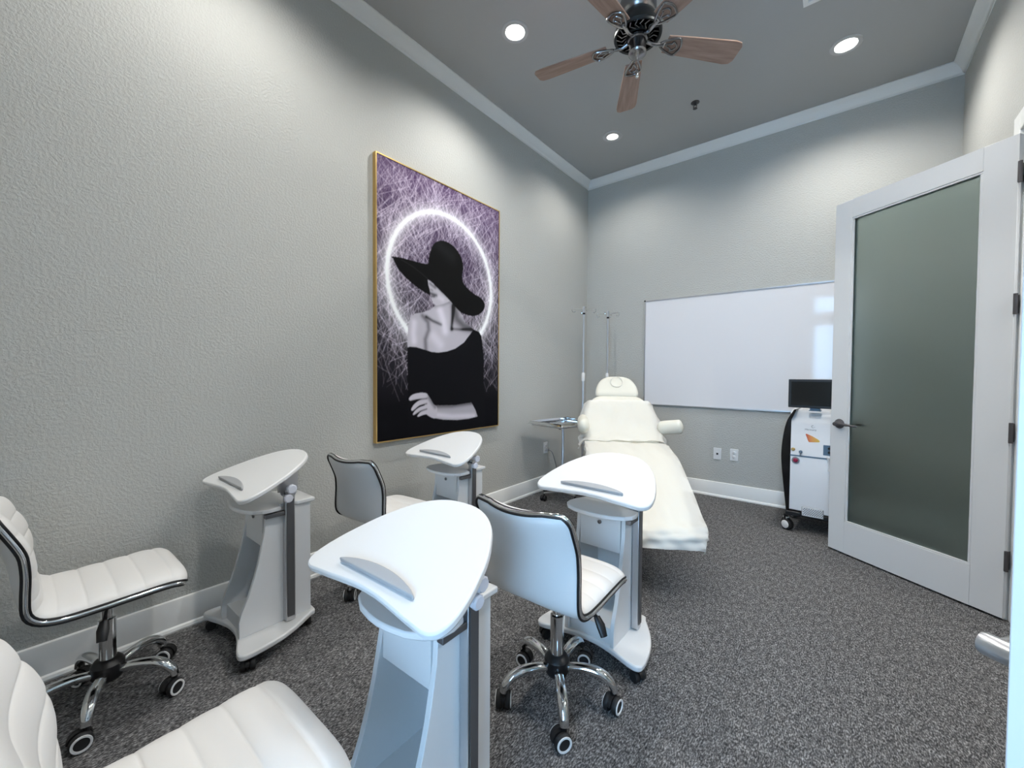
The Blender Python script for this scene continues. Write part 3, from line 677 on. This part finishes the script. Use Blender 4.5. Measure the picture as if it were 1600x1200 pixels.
# disposable sheets lying on the bed
def sheet_mesh(path, hw, drop, seed, off=.006, steps=8, flare=.3):
    P = smooth_path(path, steps); n = len(P); rng = np.random.RandomState(seed); m_ = 41; vs = []
    ph = rng.rand(8)*6
    for j, p in enumerate(P):
        a = P[max(j-1, 0)]; c = P[min(j+1, n-1)]; ty, tz = c-a; q = math.hypot(ty, tz); ny, nz_ = -tz/q, ty/q
        if nz_ < 0: ny, nz_ = -ny, -nz_
        h_ = hw(j/(n-1)) if callable(hw) else hw
        for i in range(m_):
            u = -1+2*i/(m_-1); x_ = u*(h_+drop); over = max(0, abs(x_)-h_)
            wr_ = .0035*math.sin(9*u+ph[0]+j*.25)+.0028*math.sin(17*u-j*.35+ph[1])+.003*math.sin(j*.55+3*u+ph[2])
            k_ = off+.0035+wr_
            if over > 0:
                xx = math.copysign(h_+.012+over*flare+.007*math.sin(j*.9+ph[3])*min(1, over/.03), x_); dn = over*.92*(1+.25*math.sin(j*.7+ph[4]))
            else: xx = x_; dn = .0
            vs.append((xx, p[0]+ny*(k_-dn*.75), p[1]+nz_*(k_)-dn*(1 if over else 0)*.8))
    return MB().add(vs, [(j*m_+i, j*m_+i+1, (j+1)*m_+i+1, (j+1)*m_+i) for j in range(n-1) for i in range(m_-1)])
t = thing('bed_sheet', 'thin white disposable sheet draped over the bed backrest', 'sheet', (BX, BY, 0), BR)
obj('sheet_cloth', sheet_mesh([(-.02, .668), (.03, .675), (.13, .737), (.28, .867), (.40, .972)], lambda s: .305-.02*s-.03*max(0, s-.75)/.25, .085, 1, flare=.55), 'sheet', t, ang=80)
t = thing('bed_sheet', 'thin white disposable sheet draped over the bed leg rest', 'sheet', (BX, BY, 0), BR)
obj('sheet_cloth', sheet_mesh([(-.03, .657), (-.25, .645), (-.48, .60), (-.75, .50), (-1.00, .405), (-1.10, .370), (-1.138, .348), (-1.150, .322), (-1.156, .285)], lambda s: .303-.050*max(0, (s-.30)/.70)**1.3, .035, 2, flare=.06), 'sheet', t, ang=80)

# ------------------------------------------------------------------ IV stands and steel tray stand
def iv_stand(x, y, H, rz, brz, label):
    t = thing('iv_stand', label, 'iv stand', (x, y, 0), rz, 'steel IV stands')
    obj('pole', MB().lathe([(.0125, .10), (.0125, H*.62), (.0105, H*.625), (.0105, H-.02), (.0115, H-.02), (.0115, H+.005), (.004, H+.012)], 14), 'steel', t)
    obj('collar', MB().lathe([(.016, H*.60), (.018, H*.605), (.018, H*.64), (.012, H*.645)], 14), 'wheel_white', t)
    obj('stop_ring', MB().lathe([(.010, H-.075), (.0145, H-.073), (.0145, H-.058), (.010, H-.056)], 12), 'black', t)
    for k in range(4):
        def hook():
            return MB().tube(smooth_path([(.008, 0, 0), (.05, 0, .004), (.095, 0, .006), (.118, 0, .010), (.126, .010, -.006), (.116, .020, -.026), (.098, .018, -.028), (.092, .008, -.016)], 5), .0034, 6)
        obj('hook', hook, 'chrome', t, (0, 0, H-.025), k*PI/2, key='iv_hook')
    obj('hub', MB().lathe([(.02, .075), (.032, .08), (.032, .125), (.016, .14)], 16), 'steel_dark', t)
    for k in range(5):
        a = brz+k*2*PI/5
        obj('leg', lambda: MB().tube(smooth_path([(.02, 0, .10), (.08, 0, .098), (.165, 0, .085), (.20, 0, .066)], 4), .011, 8), 'steel', t, rz=a, key='iv_leg')
        caster_parts(t, .20*math.cos(a), .20*math.sin(a), .062, a+2.0*k, r=.026, ringed=False, key='iv')
    return t
iv_stand(.333, -.68, 1.906, .62, math.radians(30), 'chrome IV stand with hooks standing left, nearest the tray')
iv_stand(.402, -.262, 1.905, .10, .9, 'chrome IV stand with hooks behind the bed headrest')
t = thing('tray_stand', 'stainless steel instrument tray stand on casters by left wall', 'tray stand', (.372, -1.105, 0), math.radians(-10))
tw, td, tz = .20, .265, .768
tray = MB()
P0 = [(-tw, -td), (tw, -td), (tw, td), (-tw, td)]
def ringp(s, z): return [(x*s if False else x+math.copysign(s, x), y+math.copysign(s, y), z) for x, y in P0]
rings = [ringp(.004, tz+.002), ringp(.0, tz+.004), ringp(-.010, tz-.018), ringp(-.020, tz-.023), ringp(-.017, tz-.026), ringp(-.006, tz-.021), ringp(.004, tz+.0)]
vs = [v for r in rings for v in r]; fs = []
for j in range(len(rings)-1):
    for i in range(4): fs.append((j*4+i, j*4+(i+1) % 4, (j+1)*4+(i+1) % 4, (j+1)*4+i))
fs.append((12, 13, 14, 15)); fs.append((19, 18, 17, 16))
tray.add(vs, fs)
obj('tray', tray, 'chrome', t, bev=.003)
obj('tray_frame', MB().tube([(-.185, -.25, tz-.033), (.185, -.25, tz-.033), (.185, .25, tz-.033), (-.185, .25, tz-.033)], .007, 8, closed=True).tube([(-.185, 0, tz-.033), (.185, 0, tz-.033)], .008, 8), 'steel', t)
obj('post', MB().lathe([(.0155, .07), (.0155, .50), (.0125, .505), (.0125, tz-.02)], 14, (-.045, .03, 0)), 'steel', t)
obj('height_knob', MB().tube([(-.057, .03, .69), (-.075, .03, .69)], .005, 8).lathe([(.016, -.095), (.019, -.091), (.019, -.079), (.014, -.075)], 12, (0, .03, .69), 'x'), 'black', t)
obj('base_frame', MB().tube([(-.270, .056, .068), (-.045, .03, .075)], .012, 8).tube([(-.045, .03, .075), (-.13, -.14, .068)], .012, 8).tube([(-.045, .03, .075), (.12, .02, .068)], .012, 8), 'steel', t)
for i, (a, b_) in enumerate(((-.270, .056), (-.13, -.14), (.12, .02))): caster_parts(t, a, b_, .062, i*1.9, r=.026, ringed=False, key='iv')

# ------------------------------------------------------------------ laser treatment machine
MX, MY = 2.290, -.62
t = thing('laser_machine', 'white and black wheeled laser machine with dark screen on top', 'medical device', (MX, MY, 0), math.radians(-3))
hw = .178
front = [(0, .165), (0, .838), (.012, .86), (.06, .925), (.10, .945), (.40, .945), (.40, .165)]
obj('body', MB().prism(front, -hw, hw, 'x'), 'machine_white', t, bev=.008)
for s in (-1, 1):
    pts = smooth_path([(-hw-.010, .150), (-hw-.026, .30), (-hw-.044, .48), (-hw-.050, .60), (-hw-.040, .74), (-hw-.016, .86), (-hw+.028, .948)], 5)
    pr = [(s*a, b_) for a, b_ in pts]+[(s*(-hw+.045), .95), (s*(-hw+.012), .87), (s*(-hw+.010), .15)]
    pr = [(a*-1 if False else a, b_) for a, b_ in pr]
    b_ = MB().prism(pr, -.42, .004, 'y')
    obj('side_cover', b_, 'black_gloss', t, bev=.004)
obj('seam', MB().box(-hw-.030, hw+.030, -.0035, .02, .588, .598), 'blue_socket', t)
obj('base_frame', MB().box(-hw-.01, hw+.01, .0, .42, .12, .160).box(-hw-.012, -hw+.085, -.025, .05, .122, .160).box(hw-.085, hw+.012, -.025, .05, .122, .160), 'black', t, bev=.008)
ap = obj('air_grille', MB().box(-.088, .048, -.004, .01, .135, .207), 'ledge_grey', t, bev=.003)
obj('grille_plate', MB().box(-.084, .044, -.0055, .01, .139, .203), 'machine_white', ap, bev=.001)
dots = MB()
for j in range(6):
    for i in range(9):
        x_ = -.075+i*.0138+(j % 2)*.0069; z_ = .150+j*.0088
        dots.box(x_-.0036, x_+.0036, -.0068, -.0055, z_-.0022, z_+.0022)
obj('grille_hole', dots, 'slot_dark', ap)['kind'] = 'stuff'
b1 = obj('emergency_button', MB().lathe([(.016, .0), (.016, .006), (.013, .007), (.014, .016), (.010, .020), (.002, .021)], 20, (0, 0, 0), 'y').rot(Matrix.Rotation(PI, 3, 'Z')), 'red_button', t, (-.133, 0, .556))
obj('button_ring', MB().lathe([(.026, .0), (.026, .004), (.022, .005)], 20, (0, 0, 0), 'y').rot(Matrix.Rotation(PI, 3, 'Z')), 'print_grey', b1)
obj('key_switch', MB().lathe([(.013, 0), (.013, .005), (.009, .008), (.002, .008)], 16, (0, 0, 0), 'y').rot(Matrix.Rotation(PI, 3, 'Z')), 'gold', t, (-.150, 0, .640))
ks = obj('key_lock', MB().lathe([(.012, 0), (.012, .006), (.008, .012), (.002, .012)], 16, (0, 0, 0), 'y').rot(Matrix.Rotation(PI, 3, 'Z')), 'blue_socket', t, (-.102, 0, .625))
obj('key', MB().box(-.003, .003, -.026, -.010, -.028, .004), 'steel_dark', ks)
sk = obj('handpiece_socket', MB().box(.036, .135, -.004, .006, .618, .695), 'blue_socket', t, bev=.003)
for i in range(2):
    for j in range(2): obj('connector', MB().lathe([(.009, .004), (.009, .012), (.005, .013), (.002, .010)], 12, (0, 0, 0), 'y').rot(Matrix.Rotation(PI, 3, 'Z')), 'slot_dark', sk, (.072+i*.034, 0, .642+j*.03))
obj('cable_holder', MB().lathe([(.018, .0), (.015, .05), (.024, .085), (.028, .10)], 16, (.085, -.022, .505)), 'machine_white', t)
# lettering and flame-coloured emblem
me = text_mesh('Harmony', .019); me.materials.append(M['print_grey'])
o = bpy.data.objects.new('lettering', me); COL.objects.link(o); o.parent = t; o.location = (-.043, -.0012, .796); o.rotation_euler = (PI/2, 0, 0)
obj('logo_swirl', MB().tube(smooth_path([(.004, -.001, .010), (-.004, -.001, .012), (-.008, -.001, .004), (-.003, -.001, -.004), (.006, -.001, -.003)], 5), .0014, 6).tube([(.010, -.001, -.002), (.012, -.001, .002)], .0014, 6), 'print_grey', t, (-.030, 0, .822))
m = mat('emblem', (.8, .3, .1), .4); N, L, b = nodes(m)
tc = N.new('ShaderNodeTexCoord'); sp = N.new('ShaderNodeSeparateXYZ'); cr = N.new('ShaderNodeValToRGB')
cr.color_ramp.elements[0].position = 0.0; cr.color_ramp.elements[0].color = (.66, .10, .07, 1); cr.color_ramp.elements[1].position = 1.0; cr.color_ramp.elements[1].color = (.86, .62, .12, 1)
e = cr.color_ramp.elements.new(.35); e.color = (.86, .32, .10, 1)
L.new(tc.outputs['Generated'], sp.inputs[0]); L.new(sp.outputs['X'], cr.inputs[0]); L.new(cr.outputs[0], b.inputs['Base Color'])
obj('emblem', MB().prism([(-.074, .766), (-.066, .768), (-.030, .752), (.006, .730), (.014, .722), (.012, .712), (-.050, .706), (-.056, .712)], .0, .0015, 'y'), 'emblem', t)
mo = obj('monitor', MB().box(-.188, .125, -.012, .022, .966, 1.184), 'black', t, bev=.004)
obj('screen', MB().box(-.170, .107, -.0135, -.011, .984, 1.166), 'screen', mo)
obj('monitor_stand', MB().box(-.052, .012, .005, .05, .944, .97).box(-.058, .018, -.01, .06, .944, .950), 'blue_socket', t, bev=.003)
for i, (a, b_) in enumerate(((-.19, .02), (.19, .02), (-.19, .38), (.19, .38))):
    c = obj('caster', MB().lathe([(.016, .085), (.016, .122)], 12).prism([(-.055, .030), (-.05, .07), (-.02, .092), (.02, .09), (.03, .06), (-.01, .03)], -.012, .012, 'y'), 'black', t, (a, b_, 0), 2.55+.6*(i % 2))
    obj('wheel', MB().lathe([(.02, -.022), (.040, -.020), (.043, -.014), (.043, .014), (.040, .020), (.02, .022)], 22, (-.012, 0, .043), 'y'), 'black_soft', c)
    obj('wheel_cap', MB().lathe([(.030, .018), (.031, .024), (.026, .027), (.002, .028)], 22, (-.012, 0, .043), 'y').lathe([(.002, -.028), (.026, -.027), (.031, -.024), (.030, -.018)], 22, (-.012, 0, .043), 'y'), 'wheel_white', c)
    obj('fork', MB().box(-.018, .014, -.012, .012, .078, .10), 'plate_white', c)
